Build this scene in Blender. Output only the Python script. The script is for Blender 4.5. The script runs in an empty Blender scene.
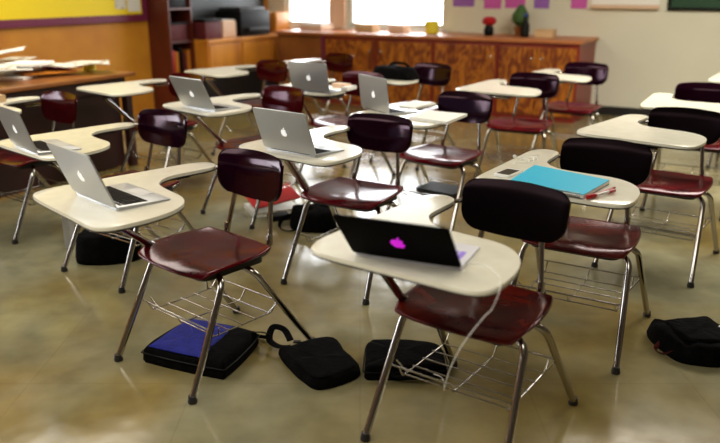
import bpy, bmesh, math, random
from mathutils import Vector, Matrix
R = math.radians
random.seed(7)
S = bpy.context.scene
COL = S.collection

# ------------------------------------------------------------------ camera, light, exposure
cam_d = bpy.data.cameras.new('camera')
cam = bpy.data.objects.new('camera', cam_d); COL.objects.link(cam)
cam.location = (0, 0, 1.400)
cam.rotation_euler = (R(90 - 17.57), 0, 0)
cam_d.sensor_fit = 'HORIZONTAL'; cam_d.sensor_width = 36
cam_d.lens = 745.56 / 720 * 36
cam_d.clip_end = 200
cam_d.dof.use_dof = True
cam_d.dof.focus_distance = 2.95
cam_d.dof.aperture_fstop = cam_d.lens / 1000 / 0.022
S.camera = cam

S.view_settings.view_transform = 'Standard'
S.view_settings.look = 'None'
S.view_settings.exposure = -0.04
S.view_settings.gamma = 1
S.view_settings.use_curve_mapping = False

# room frame: C is the back corner, U runs along the back wall, V points out through it
U = Vector((0.875, -0.485, 0)).normalized()
V = Vector((0.485, 0.875, 0)).normalized()
C0 = Vector((-1.26, 10.68, 0))
ROOM_ANG = math.atan2(U.y, U.x)
def room(s, t, z=0.0):      # s along the back wall, t metres into the room from it
    return C0 + U * s - V * t + Vector((0, 0, z))

world = bpy.data.worlds.new('sky'); S.world = world
world.use_nodes = True
bg = world.node_tree.nodes['Background']
bg.inputs[0].default_value = (0.95, 0.98, 1.0, 1)
bg.inputs[1].default_value = 13.0

def area(name, loc, rot, sx, sy, power, color=(1, 1, 1), portal=False):
    l = bpy.data.lights.new(name, 'AREA'); l.shape = 'RECTANGLE'; l.size = sx; l.size_y = sy
    l.energy = power; l.color = color
    if portal: l.cycles.is_portal = True
    o = bpy.data.objects.new(name, l); o.location = loc; o.rotation_euler = rot; COL.objects.link(o)
    return o
WINDOWS = [(0.27, 0.99), (1.26, 2.62)]
SILL, HEAD = 0.885, 2.55
for a, b in WINDOWS:
    m = room((a + b) / 2, -0.16, (SILL + HEAD) / 2)
    # area light faces -Z local; turn it to look into the room
    area('window_portal', m, (R(90), 0, ROOM_ANG + math.pi), b - a, HEAD - SILL, 1, portal=True)
SIDE = (6.55, 9.3, 0.95, 2.2)      # third window, in the left wall beside the camera: along the wall, sill and head
area('window_portal', room(-.16, (SIDE[0] + SIDE[1]) / 2, (SIDE[2] + SIDE[3]) / 2), (R(90), 0, ROOM_ANG + math.pi / 2 + math.pi), SIDE[1] - SIDE[0], SIDE[3] - SIDE[2], 1, portal=True)
for s_, t_, e_ in ((1.9, 5.1, 70), (6.3, 3.0, 170), (2.6, 8.6, 50), (5.4, 8.6, 60)):
    area('ceiling_fill', room(s_, t_, 2.72), (0, 0, ROOM_ANG), 2.4, 1.2, e_, (1.0, 0.93, 0.80))  # unseen lights added without fixtures, placed and powered for the brightness they give

# ------------------------------------------------------------------ materials
MATS = {}
def mat(name, color=(.5, .5, .5), rough=.5, metal=0, emit=None, estr=0, coat=0, spec=.5, build=None):
    m = bpy.data.materials.new(name); m.use_nodes = True
    nt = m.node_tree; b = nt.nodes['Principled BSDF']
    b.inputs['Base Color'].default_value = (*color, 1)
    b.inputs['Roughness'].default_value = rough
    b.inputs['Metallic'].default_value = metal
    b.inputs['Coat Weight'].default_value = coat
    b.inputs['Coat Roughness'].default_value = .08
    b.inputs['Specular IOR Level'].default_value = spec
    if emit:
        b.inputs['Emission Color'].default_value = (*emit, 1); b.inputs['Emission Strength'].default_value = estr
    if build: build(nt, b)
    if name.startswith('shell') or name.startswith('seat'): b.inputs['Specular Tint'].default_value = (1, .62, .80, 1)
    MATS[name] = m
    return m
def N(nt, t, **kw):
    n = nt.nodes.new(t)
    for k, v in kw.items(): setattr(n, k, v)
    return n
def noise_mix(c1, c2, scale=4, detail=4, lo=.35, hi=.65, stretch=(1, 1, 1), bump=0, bscale=None, rough=None, dist=0):
    def f(nt, b):
        tc = N(nt, 'ShaderNodeTexCoord'); mp = N(nt, 'ShaderNodeMapping')
        mp.inputs['Scale'].default_value = stretch
        nt.links.new(tc.outputs['Object'], mp.inputs[0])
        nz = N(nt, 'ShaderNodeTexNoise'); nz.inputs['Scale'].default_value = scale; nz.inputs['Detail'].default_value = detail
        nz.inputs['Distortion'].default_value = dist
        nt.links.new(mp.outputs[0], nz.inputs['Vector'])
        cr = N(nt, 'ShaderNodeValToRGB')
        cr.color_ramp.elements[0].position = lo; cr.color_ramp.elements[1].position = hi
        cr.color_ramp.elements[0].color = (*c1, 1); cr.color_ramp.elements[1].color = (*c2, 1)
        nt.links.new(nz.outputs['Fac'], cr.inputs[0]); nt.links.new(cr.outputs[0], b.inputs['Base Color'])
        if rough:
            mr = N(nt, 'ShaderNodeMapRange'); mr.inputs['To Min'].default_value = rough[0]; mr.inputs['To Max'].default_value = rough[1]
            nt.links.new(nz.outputs['Fac'], mr.inputs[0]); nt.links.new(mr.outputs[0], b.inputs['Roughness'])
        if bump:
            n2 = N(nt, 'ShaderNodeTexNoise'); n2.inputs['Scale'].default_value = bscale or scale * 4
            nt.links.new(mp.outputs[0], n2.inputs['Vector'])
            bp = N(nt, 'ShaderNodeBump'); bp.inputs['Strength'].default_value = bump; bp.inputs['Distance'].default_value = .01
            nt.links.new(n2.outputs['Fac'], bp.inputs['Height']); nt.links.new(bp.outputs[0], b.inputs['Normal'])
    return f
def floor_build(nt, b):
    tc = N(nt, 'ShaderNodeTexCoord')
    def nz(scale, detail=4, dist=0.0):
        n = N(nt, 'ShaderNodeTexNoise'); n.inputs['Scale'].default_value = scale; n.inputs['Detail'].default_value = detail
        n.inputs['Distortion'].default_value = dist
        nt.links.new(tc.outputs['Object'], n.inputs['Vector']); return n
    a = nz(0.9, 3, .6)
    cr = N(nt, 'ShaderNodeValToRGB'); e = cr.color_ramp.elements
    e[0].position = .38; e[0].color = (.235, .175, .055, 1); e[1].position = .62; e[1].color = (.265, .255, .165, 1)
    nt.links.new(a.outputs['Fac'], cr.inputs[0])
    f = nz(7, 6)
    cr2 = N(nt, 'ShaderNodeValToRGB'); e = cr2.color_ramp.elements
    e[0].position = .3; e[0].color = (.78, .76, .72, 1); e[1].position = .7; e[1].color = (1.08, 1.06, 1.0, 1)
    nt.links.new(f.outputs['Fac'], cr2.inputs[0])
    mx = N(nt, 'ShaderNodeMix'); mx.data_type = 'RGBA'; mx.blend_type = 'MULTIPLY'; mx.inputs['Factor'].default_value = 1
    nt.links.new(cr.outputs[0], mx.inputs['A']); nt.links.new(cr2.outputs[0], mx.inputs['B'])
    # faint tile joints
    br = N(nt, 'ShaderNodeTexBrick'); br.offset = 0; br.inputs['Scale'].default_value = 1
    br.inputs['Brick Width'].default_value = .61; br.inputs['Row Height'].default_value = .61
    br.inputs['Mortar Size'].default_value = .004; br.inputs['Mortar Smooth'].default_value = .6
    br.inputs['Color1'].default_value = (1, 1, 1, 1); br.inputs['Color2'].default_value = (.95, .95, .94, 1); br.inputs['Mortar'].default_value = (.90, .88, .84, 1)
    nt.links.new(tc.outputs['Object'], br.inputs['Vector'])
    m2 = N(nt, 'ShaderNodeMix'); m2.data_type = 'RGBA'; m2.blend_type = 'MULTIPLY'; m2.inputs['Factor'].default_value = 1
    nt.links.new(mx.outputs['Result'], m2.inputs['A']); nt.links.new(br.outputs['Color'], m2.inputs['B'])
    nt.links.new(m2.outputs['Result'], b.inputs['Base Color'])
    mr = N(nt, 'ShaderNodeMapRange'); mr.inputs['To Min'].default_value = .05; mr.inputs['To Max'].default_value = .24
    n3 = nz(3.5, 5); nt.links.new(n3.outputs['Fac'], mr.inputs[0]); nt.links.new(mr.outputs[0], b.inputs['Roughness'])
    bp = N(nt, 'ShaderNodeBump'); bp.inputs['Strength'].default_value = .10; bp.inputs['Distance'].default_value = .02
    n4 = nz(5, 2); nt.links.new(n4.outputs['Fac'], bp.inputs['Height']); nt.links.new(bp.outputs[0], b.inputs['Normal'])
mat('floor_vinyl', rough=.25, spec=.6, build=floor_build)
mat('wall_cream', build=noise_mix((.68, .66, .53), (.72, .70, .57), 1.5), rough=.75)
mat('wall_orange', build=noise_mix((.52, .19, .010), (.64, .27, .018), 2.2, 5), rough=.6)
mat('ceiling_dulled', (.50, .48, .42), .9)  # toned down so the unseen ceiling bounces less light
mat('wall_unseen_dark', build=noise_mix((.10, .075, .05), (.07, .05, .035), 3, 5, stretch=(3, 3, .4)), rough=.7)  # dark tone invented for the unseen walls, to cut bounced light and reflections
mat('black_vinyl', (.012, .01, .01), .5)
mat('window_white', (.75, .70, .62), .5)
mat('wood_door', build=noise_mix((.46, .15, .012), (.15, .025, .006), 11, 8, .40, .60, (1, 1, .45), dist=1.8), rough=.35)
mat('wood_frame', build=noise_mix((.24, .018, .008), (.15, .012, .006), 3, 4, stretch=(1, 1, .3)), rough=.4)
mat('wood_case', build=noise_mix((.13, .018, .006), (.07, .010, .004), 3, 4, stretch=(1, 1, .3)), rough=.45)
mat('wood_top', build=noise_mix((.55, .20, .06), (.42, .13, .04), 3, 4), rough=.4)
mat('wood_orange', build=noise_mix((.72, .28, .02), (.52, .17, .015), 2, 5, stretch=(3, 3, .5)), rough=.45)
mat('wood_dark', build=noise_mix((.035, .005, .004), (.015, .003, .003), 3, 4), rough=.45)
mat('wood_table', build=noise_mix((.34, .13, .03), (.22, .07, .02), 3, 4), rough=.3)
mat('board_yellow', (.95, .72, .0), .6)
mat('maroon_trim', (.16, .012, .05), .5)
mat('green_board', build=noise_mix((.004, .04, .012), (.008, .055, .018), 3), rough=.6)
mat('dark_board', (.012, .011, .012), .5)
mat('steel_knob', (.7, .68, .62), .25, 1)
mat('seat_maroon', build=noise_mix((.130, .0015, .005), (.045, .001, .003), 5, 5, .35, .6, dist=.8, bump=.04, bscale=9), rough=.17, spec=.30)
mat('seat_brown', build=noise_mix((.130, .010, .004), (.035, .003, .003), 6, 5, .35, .6, dist=1.2, bump=.05, bscale=9), rough=.18, spec=.35)
mat('shell_plum', (.007, .0003, .004), .11, spec=.24)
mat('shell_red', (.032, .0008, .002), .12, spec=.24)
mat('shell_black', (.0008, .0005, .0008), .30, spec=.10)
mat('laminate', build=noise_mix((.80, .78, .66), (.76, .73, .61), 20, 4), rough=.24, coat=.2)
mat('black_edge', (.01, .008, .007), .5)
mat('chrome', (.42, .40, .38), .11, 1)
mat('wire', (.50, .48, .46), .22, 1)
mat('rubber', (.012, .01, .01), .5)
mat('aluminium', (.47, .48, .49), .40, .8)
mat('keys_dark', (.008, .005, .004), .7, spec=.05)
mat('keys_lavender', (.22, .13, .50), .5, emit=(.28, .16, .75), estr=.25)
mat('palm_white', (.72, .72, .80), .4)
mat('lid_black', (.0008, .0004, .0008), .55, spec=.02)
mat('logo_white', (.9, .9, .9), .4, emit=(1, 1, 1), estr=.55)
mat('logo_magenta', (.8, .0, .8), .4, emit=(.62, .0, .70), estr=.8)
mat('screen', (.05, .06, .09), .2, emit=(.5, .6, .9), estr=.35)
mat('cyan_cover', (.0, .50, .78), .5, spec=.2)
mat('paper', (.85, .84, .80), .8)
mat('paper_pages', (.62, .45, .30), .8)
mat('red_plastic', (.45, .006, .012), .35)
mat('clear_barrel', (.75, .70, .66), .3)
mat('phone_glass', (.01, .01, .012), .12)
mat('white_plastic', (.85, .85, .83), .35)
mat('bag_black', build=noise_mix((.0010, .0010, .0012), (.003, .003, .003), 30, 3, bump=.35, bscale=60), rough=.9, spec=.06)
mat('bag_blue', build=noise_mix((.003, .006, .17), (.005, .010, .24), 25, 3, bump=.3, bscale=60), rough=.75, spec=.3)
mat('bag_red', (.10, .006, .008), .7)
mat('grey_card', (.42, .42, .40), .6)
mat('red_folder', (.55, .004, .008), .4)
mat('black_plastic', (.004, .004, .004), .5, spec=.15)
mat('tan_paper', (.62, .42, .22), .8)
mat('blue_paper', (.03, .06, .38), .6)
mat('yellow_paper', (.85, .75, .05), .7)
mat('pink_paper', (.60, .10, .42), .7)
mat('purple_paper', (.30, .12, .48), .7)
mat('peach_paper', (.80, .55, .38), .7)
mat('green_leaf', (.05, .12, .03), .6)
mat('print_ink', build=noise_mix((.75, .72, .62), (.40, .30, .22), 14, 4, .5, .62), rough=.8)
def glass_build(nt, b):
    out = nt.nodes['Material Output']; nt.nodes.remove(b)
    t = N(nt, 'ShaderNodeBsdfTransparent'); g = N(nt, 'ShaderNodeBsdfGlossy'); g.inputs['Roughness'].default_value = .02
    fr = N(nt, 'ShaderNodeFresnel'); fr.inputs['IOR'].default_value = 1.3
    mx = N(nt, 'ShaderNodeMixShader')
    nt.links.new(fr.outputs[0], mx.inputs[0]); nt.links.new(t.outputs[0], mx.inputs[1]); nt.links.new(g.outputs[0], mx.inputs[2])
    nt.links.new(mx.outputs[0], out.inputs[0])
mat('window_glass', build=glass_build)

# ------------------------------------------------------------------ mesh helpers
def link(name, me, material, parent=None, smooth=False):
    o = bpy.data.objects.new(name, me); COL.objects.link(o)
    if material: me.materials.append(MATS[material])
    if smooth:
        for p in me.polygons: p.use_smooth = True
    if parent: o.parent = parent
    return o
def build(name, bm, material, parent=None, smooth=False, auto=None):
    me = bpy.data.meshes.new(name); bmesh.ops.recalc_face_normals(bm, faces=bm.faces)
    bm.to_mesh(me); bm.free()
    o = link(name, me, material, parent, smooth or auto is not None)
    if auto is not None:
        me.set_sharp_from_angle(angle=R(auto))
    return o
def bx(bm, c, size, bevel=0, rotz=0, M=None, seg=2):
    r = bmesh.ops.create_cube(bm, size=1)
    vs = r['verts']
    T = Matrix.Translation(c) @ Matrix.Rotation(rotz, 4, 'Z') @ Matrix.Diagonal((*size, 1))
    if M is not None: T = M @ T
    bmesh.ops.transform(bm, matrix=T, verts=vs)
    if bevel:
        es = {e for v in vs for e in v.link_edges}
        bmesh.ops.bevel(bm, geom=list(es), offset=bevel, segments=seg, affect='EDGES', profile=.6)
def fillet(pts, r, n=5):
    pts = [Vector(p) for p in pts]; out = [pts[0]]
    for i in range(1, len(pts) - 1):
        a, b, c = pts[i - 1], pts[i], pts[i + 1]
        d1, d2 = (a - b), (c - b)
        rr = min(r, d1.length * .48, d2.length * .48)
        p, q = b + d1.normalized() * rr, b + d2.normalized() * rr
        for k in range(n + 1):
            t = k / n
            out.append(p * (1 - t) ** 2 + b * 2 * t * (1 - t) + q * t * t)
    out.append(pts[-1]); return out
def tube(bm, pts, r, seg=10, closed=False, flat=None):
    pts = [Vector(p) for p in pts]; n = len(pts)
    rings = []; prev = None
    for i, p in enumerate(pts):
        if closed: t = pts[(i + 1) % n] - pts[i - 1]
        else: t = pts[min(i + 1, n - 1)] - pts[max(i - 1, 0)]
        t.normalize()
        if prev is None:
            u = t.orthogonal().normalized()
            if flat is not None:
                u = (Vector(flat) - t * t.dot(Vector(flat))).normalized()
        else:
            u = (prev - t * prev.dot(t)).normalized()
        prev = u; w = t.cross(u)
        rr = r(i / (n - 1)) if callable(r) else r
        ra, rb = rr if isinstance(rr, tuple) else (rr, rr)
        rings.append([bm.verts.new(p + u * math.cos(a) * ra + w * math.sin(a) * rb) for a in [2 * math.pi * k / seg for k in range(seg)]])
    m = n if closed else n - 1
    for i in range(m):
        a, b = rings[i], rings[(i + 1) % n]
        for k in range(seg):
            bm.faces.new((a[k], a[(k + 1) % seg], b[(k + 1) % seg], b[k]))
    if not closed:
        bm.faces.new(rings[0][::-1]); bm.faces.new(rings[-1])
def lathe(bm, prof, c=(0, 0, 0), seg=20):
    c = Vector(c); rings = []
    for r, z in prof:
        rings.append([bm.verts.new(c + Vector((r * math.cos(a), r * math.sin(a), z))) for a in [2 * math.pi * k / seg for k in range(seg)]])
    for a, b in zip(rings, rings[1:]):
        for k in range(seg): bm.faces.new((a[k], a[(k + 1) % seg], b[(k + 1) % seg], b[k]))
    bm.faces.new(rings[0][::-1]); bm.faces.new(rings[-1])
def prism(bm, poly, z0, z1, bevel=0, seg=2):
    lo = [bm.verts.new((x, y, z0)) for x, y in poly]; hi = [bm.verts.new((x, y, z1)) for x, y in poly]
    n = len(poly); f0 = bm.faces.new(lo[::-1]); f1 = bm.faces.new(hi)
    for k in range(n): bm.faces.new((lo[k], lo[(k + 1) % n], hi[(k + 1) % n], hi[k]))
    if bevel: bmesh.ops.bevel(bm, geom=list(f1.edges), offset=bevel, segments=seg, affect='EDGES', profile=.5)
def catmull(P, n=4):
    out = []; m = len(P)
    for i in range(m):
        p0, p1, p2, p3 = P[i - 1], P[i], P[(i + 1) % m], P[(i + 2) % m]
        for k in range(n):
            t = k / n
            out.append(tuple(.5 * (2 * p1[j] + (p2[j] - p0[j]) * t + (2 * p0[j] - 5 * p1[j] + 4 * p2[j] - p3[j]) * t * t + (-p0[j] + 3 * p1[j] - 3 * p2[j] + p3[j]) * t ** 3) for j in (0, 1)))
    return out
def rrect(w, h, r, n=5, cx=0, cy=0):
    out = []
    for sx, sy, a0 in ((1, 1, 0), (-1, 1, 90), (-1, -1, 180), (1, -1, 270)):
        for k in range(n + 1):
            a = R(a0 + 90 * k / n)
            out.append((cx + sx * (w / 2 - r) + r * math.cos(a), cy + sy * (h / 2 - r) + r * math.sin(a)))
    return out
def tag(o, label, cat, group=None):
    o['label'] = label; o['category'] = cat
    if group: o['group'] = group
    return o
def thing(name, loc, rotz, label, cat, group=None):
    o = bpy.data.objects.new(name, None); o.empty_display_size = .1; COL.objects.link(o)
    o.location = loc; o.rotation_euler = (0, 0, rotz)
    return tag(o, label, cat, group)
def copy_tree(o, parent=None):
    c = o.copy(); COL.objects.link(c)
    if parent: c.parent = parent
    for ch in o.children: copy_tree(ch, c)
    return c
def struct(name, bm, m, parent=None, **kw):
    o = build(name, bm, m, parent, **kw)
    if parent is None: o['kind'] = 'structure'
    return o
RM = Matrix.Translation(C0) @ Matrix(((U.x, V.x, 0, 0), (U.y, V.y, 0, 0), (0, 0, 1, 0), (0, 0, 0, 1)))
# in RM local coordinates: x = s along back wall, y = -t (into the room is negative)
def rbox(bm, s0, s1, t0, t1, z0, z1, bevel=0):
    bx(bm, ((s0 + s1) / 2, -(t0 + t1) / 2, (z0 + z1) / 2), (abs(s1 - s0), abs(t1 - t0), abs(z1 - z0)), bevel, M=RM)

# ------------------------------------------------------------------ room shell
RW, RD, RH = 8.6, 10.6, 2.8
WT = .15
bm = bmesh.new(); rbox(bm, 0, RW, 0, RD, -.1, 0)
fl = struct('floor', bm, 'floor_vinyl')
bm = bmesh.new(); rbox(bm, 0, RW, 0, RD, RH, RH + .1); struct('ceiling', bm, 'ceiling_dulled')
bm = bmesh.new()
edges = [(0 - WT, WINDOWS[0][0]), (WINDOWS[0][1], WINDOWS[1][0]), (WINDOWS[1][1], RW + WT)]
for a, b in edges: rbox(bm, a, b, -WT, 0, 0, RH)
for a, b in WINDOWS: rbox(bm, a, b, -WT, 0, 0, SILL); rbox(bm, a, b, -WT, 0, HEAD, RH)
struct('wall_back', bm, 'wall_cream')
bm = bmesh.new()
rbox(bm, -WT, 0, 0, SIDE[0], 0, RH); rbox(bm, -WT, 0, SIDE[1], RD, 0, RH); rbox(bm, -WT, 0, SIDE[0], SIDE[1], 0, SIDE[2]); rbox(bm, -WT, 0, SIDE[0], SIDE[1], SIDE[3], RH)
struct('wall_left', bm, 'wall_orange')
w = bpy.data.objects.new('window_3', None); COL.objects.link(w); w['kind'] = 'structure'
bm = bmesh.new(); f = .05
for a in (SIDE[0], (SIDE[0] + SIDE[1]) / 2 - f / 2, SIDE[1] - f): rbox(bm, -.12, -.04, a, a + f, SIDE[2], SIDE[3])
rbox(bm, -.11, -.05, SIDE[0] + f, SIDE[1] - f, SIDE[2], SIDE[2] + f); rbox(bm, -.11, -.05, SIDE[0] + f, SIDE[1] - f, SIDE[3] - f, SIDE[3])
build('window_frame', bm, 'window_white', w)
bm = bmesh.new(); rbox(bm, -.083, -.078, SIDE[0] + f, SIDE[1] - f, SIDE[2] + f, SIDE[3] - f); build('pane', bm, 'window_glass', w)
bm = bmesh.new(); rbox(bm, RW, RW + WT, 0, RD, 0, RH); struct('wall_right', bm, 'wall_unseen_dark')
bm = bmesh.new(); rbox(bm, -WT, RW + WT, RD, RD + WT, 0, RH); struct('wall_front', bm, 'wall_unseen_dark')
bm = bmesh.new(); rbox(bm, 4.47, RW, 0, .012, 0, .10); struct('baseboard_back', bm, 'black_vinyl')
bm = bmesh.new(); rbox(bm, RW - .012, RW, 0.013, RD, 0, .10); struct('baseboard_right', bm, 'black_vinyl')
for i, (a, b) in enumerate(WINDOWS):
    w = bpy.data.objects.new('window_%d' % (i + 1), None); COL.objects.link(w); w['kind'] = 'structure'
    bm = bmesh.new(); f = .05
    rbox(bm, a, a + f, -.12, -.04, SILL, HEAD); rbox(bm, b - f, b, -.12, -.04, SILL, HEAD)
    rbox(bm, a + f, b - f, -.12, -.04, SILL, SILL + f); rbox(bm, a + f, b - f, -.12, -.04, HEAD - f, HEAD)
    rbox(bm, a + f, b - f, -.11, -.05, 1.72, 1.76)
    build('window_frame', bm, 'window_white', w)
    bm = bmesh.new(); rbox(bm, a + f, b - f, -.083, -.078, SILL + f, HEAD - f); build('pane', bm, 'window_glass', w)
    bm = bmesh.new(); rbox(bm, a - .04, b + .04, -.04, .09, SILL - .035, SILL, .006); build('window_sill', bm, 'window_white', w)
bm = bmesh.new(); rbox(bm, .99 + .02, 1.26 - .02, 0, .05, .86, RH); struct('trim_1', bm, 'peach_paper')

# ------------------------------------------------------------------ left wall: bulletin board, bookcase, counter
def lbox(bm, w0, w1, d0, d1, z0, z1, bevel=0):   # w along the left wall from the corner, d away from it
    rbox(bm, d0, d1, w0, w1, z0, z1, bevel)
bb = thing('bulletin_board', room(.03, 4.4, 1.0), ROOM_ANG, 'yellow bulletin board with maroon border on the orange wall', 'bulletin board')
def under(o, p):   # keep world transform while parenting
    bpy.context.view_layer.update()
    o.parent = p; o.matrix_parent_inverse = (Matrix.Translation(p.location) @ Matrix.Rotation(p.rotation_euler.z, 4, 'Z')).inverted()
    return o
bm = bmesh.new(); lbox(bm, 2.42, 6.2, .004, .025, 1.10, 2.2); under(build('board_sheet', bm, 'board_yellow'), bb)
bm = bmesh.new()
lbox(bm, 2.34, 6.28, .003, .04, 1.025, 1.10, .005); lbox(bm, 2.34, 6.28, .003, .04, 2.2, 2.275, .005)
lbox(bm, 2.34, 2.42, .003, .04, 1.10, 2.2, .005); lbox(bm, 6.2, 6.28, .003, .04, 1.10, 2.2, .005)
under(build('board_frame', bm, 'maroon_trim'), bb)
for k, (w0, w1, z0, m_) in enumerate(((2.44, 2.62, 1.13, 'paper'), (2.64, 2.80, 1.16, 'print_ink'))):
    bm = bmesh.new(); lbox(bm, w0, w1, .026, .029, z0, z0 + .34)
    tag(build('pinned_poster', bm, m_), ['white poster pinned at the right end of the yellow bulletin board', 'grey printed poster beside the white one on the yellow bulletin board'][k], 'poster')

def cabinet_unit(s0, s1, knob, label, depth=.75):
    o = thing('base_cabinet', room((s0 + s1) / 2, depth / 2, 0), ROOM_ANG, label, 'cabinet', 'base cabinets along the back wall')
    bm = bmesh.new(); rbox(bm, s0 + .001, s1 - .001, .002, depth - .02, 0.0, .82); under(build('body', bm, 'wood_frame'), o)
    bm = bmesh.new(); f = .035
    rbox(bm, s0 + .001, s0 + f, depth - .02, depth, .0, .82); rbox(bm, s1 - f, s1 - .001, depth - .02, depth, 0, .82)
    rbox(bm, s0 + f, s1 - f, depth - .02, depth, .76, .82); rbox(bm, s0 + f, s1 - f, depth - .02, depth, 0, .08)
    under(build('face_frame', bm, 'wood_frame'), o)
    mid = (s0 + s1) / 2
    doors = [(s0 + .025, s1 - .025, knob)] if knob in (-1, 1) else [(s0 + .025, mid - .003, 1), (mid + .003, s1 - .025, -1)]
    for a, b, kside in doors:
        bm = bmesh.new(); rbox(bm, a, b, depth + .001, depth + .02, .06, .775, .004)
        d = under(build('door', bm, 'wood_door'), o)
        ks = b - .05 if kside == 1 else a + .05
        p = room(ks, depth + .03, .66)
        bm = bmesh.new(); lathe(bm, [(.004, -.012), (.006, -.004), (.014, .004), (.014, .009), (.008, .013)], seg=12)
        bmesh.ops.transform(bm, matrix=Matrix.Translation(p) @ Matrix.Rotation(ROOM_ANG, 4, 'Z') @ Matrix.Rotation(R(90), 4, 'X'), verts=bm.verts)
        kn = build('knob', bm, 'steel_knob', smooth=True)
        kn.parent = d; kn.matrix_parent_inverse = (Matrix.Translation(o.location) @ Matrix.Rotation(ROOM_ANG, 4, 'Z')).inverted() @ Matrix.Identity(4) if False else Matrix.Identity(4)
    return o
def s_of_col(col, depth, z):
    k = (col - 360) / 745.56
    # X = k*d with d = Y cos p + (h-z) sin p along the line C0 + sU - depth V
    cp, sp = math.cos(R(17.57)), math.sin(R(17.57))
    X0, Y0 = C0.x - depth * V.x, C0.y - depth * V.y
    return (k * (Y0 * cp + (1.4 - z) * sp) - X0) / (U.x - k * U.y * cp)
cuts = [s_of_col(c, .75, .5) for c in (325, 376, 433, 497)] + [4.45]
labs = ['wooden base cabinet at the left end of the row under the bright window',
        'wooden base cabinet behind the desk with the dark bag on it',
        'wooden base cabinet with its knob near the middle of the row',
        'wide two-door wooden base cabinet at the right end by the cream wall']
for k in range(4):
    cabinet_unit(cuts[k], cuts[k + 1], (1, -1, 1, 0)[k], labs[k])
bm = bmesh.new(); rbox(bm, .62, 4.48, .003, .78, .821, .855, .006)
tag(build('worktop', bm, 'wood_top'), 'long reddish wooden worktop over the base cabinets', 'worktop')
cc = thing('corner_cabinet', room(.9, .4, 0), ROOM_ANG, 'dull brown cabinet in the corner left of the base cabinets', 'cabinet')
bm = bmesh.new(); rbox(bm, .63, cuts[0] - .003, .003, .70, 0, .82); under(build('body', bm, 'wood_table'), cc)
bm = bmesh.new(); rbox(bm, .66, cuts[0] - .05, .701, .72, .06, .78, .004); under(build('door', bm, 'wood_table'), cc)
bm = bmesh.new(); rbox(bm, cuts[0] - .05, cuts[0] - .003, .701, .76, 0, .82); under(build('corner_post', bm, 'maroon_trim'), cc)

ct = thing('counter', room(.25, 1.2, 0), ROOM_ANG, 'low orange wooden counter along the left wall near the corner', 'counter')
bm = bmesh.new(); lbox(bm, .06, 1.92, .003, .50, .42, .76); under(build('body', bm, 'wood_orange'), ct)
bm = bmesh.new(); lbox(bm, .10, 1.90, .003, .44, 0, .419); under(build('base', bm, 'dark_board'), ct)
bm = bmesh.new(); lbox(bm, .04, 1.93, .003, .53, .761, .80, .005); under(build('counter_top', bm, 'wood_orange'), ct)
for k in range(3):
    bm = bmesh.new(); lbox(bm, .09 + k * .61, .67 + k * .61, .501, .515, .44, .74, .003); under(build('drawer', bm, 'wood_orange'), ct)
bm = bmesh.new(); lbox(bm, .15, 1.9, .003, .03, 1.02, 2.0)
tag(build('blackboard', bm, 'dark_board'), 'dark board on the left wall above the orange counter', 'blackboard')

bc = thing('bookcase', room(.25, 2.5, 0), ROOM_ANG, 'tall dark red wooden bookcase between bulletin board and counter', 'bookcase')
bm = bmesh.new()
lbox(bm, 1.935, 1.955, .003, .32, 0, 2.0)
lbox(bm, 2.30, 2.32, .003, .32, 0, 2.0)
under(build('side_panel', bm, 'wood_case'), bc)
bm = bmesh.new(); lbox(bm, 1.956, 2.299, .003, .015, 0, 2.0); under(build('back_panel', bm, 'wood_dark'), bc)
for z in (.02, .40, .78, 1.14, 1.5, 1.98):
    bm = bmesh.new(); lbox(bm, 1.956, 2.299, .016, .32, z, z + .02); under(build('shelf', bm, 'wood_case'), bc)
# items in the bookcase and on the counter
def simple(name, parts, label, cat, group=None):
    """parts: list of (partname, fn(bm), material); single part -> one mesh"""
    if len(parts) == 1:
        bm = bmesh.new(); parts[0][1](bm); return tag(build(name, bm, parts[0][2], auto=35), label, cat, group)
    root = thing(name, (0, 0, 0), 0, label, cat, group)
    for pn, fn, m in parts:
        bm = bmesh.new(); fn(bm); build(pn, bm, m, root, auto=35)
    return root
simple('storage_box', [('box', lambda b: lbox(b, 1.99, 2.27, .05, .29, 1.161, 1.34, .01), 'black_plastic'), ('lid', lambda b: lbox(b, 1.98, 2.28, .04, .30, 1.341, 1.36, .006), 'dark_board')],
       'black lidded box on the upper shelf of the dark red bookcase', 'box')
simple('storage_box', [('box', lambda b: lbox(b, 1.99, 2.27, .05, .29, .801, .98, .01), 'bag_red'), ('lid', lambda b: lbox(b, 1.98, 2.28, .04, .30, .981, 1.0, .006), 'black_plastic')],
       'dark red box with black lid on the middle shelf of the bookcase', 'box')
for k in range(5):
    w = 1.965 + k * .065
    m_ = ['wood_orange', 'bag_red', 'black_plastic', 'wood_orange', 'red_folder', 'wood_orange', 'bag_red'][k]
    h = [.27, .24, .3, .26, .28, .25, .29][k]
    simple('book', [('cover', lambda b, w=w, h=h: lbox(b, w, w + .05, .07, .28, .421, .421 + h, .003), m_)],
           ['orange book at the right end of the lower bookcase shelf', 'dark red book second from the right on the lower bookcase shelf', 'black book in the middle of the lower bookcase shelf',
            'orange book second from the left on the lower bookcase shelf', 'bright red book at the left end of the lower bookcase shelf'][k], 'book', 'books on the lower shelf of the bookcase')
simple('printer', [('body', lambda b: lbox(b, .62, 1.22, .06, .46, .801, 1.10, .02), 'black_plastic'), ('paper_tray', lambda b: lbox(b, .72, 1.12, .461, .52, .86, .90, .005), 'dark_board'), ('top_cover', lambda b: lbox(b, .66, 1.18, .09, .42, 1.101, 1.14, .01), 'dark_board')],
       'black printer on the orange counter left of the bright windows', 'printer')
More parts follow.
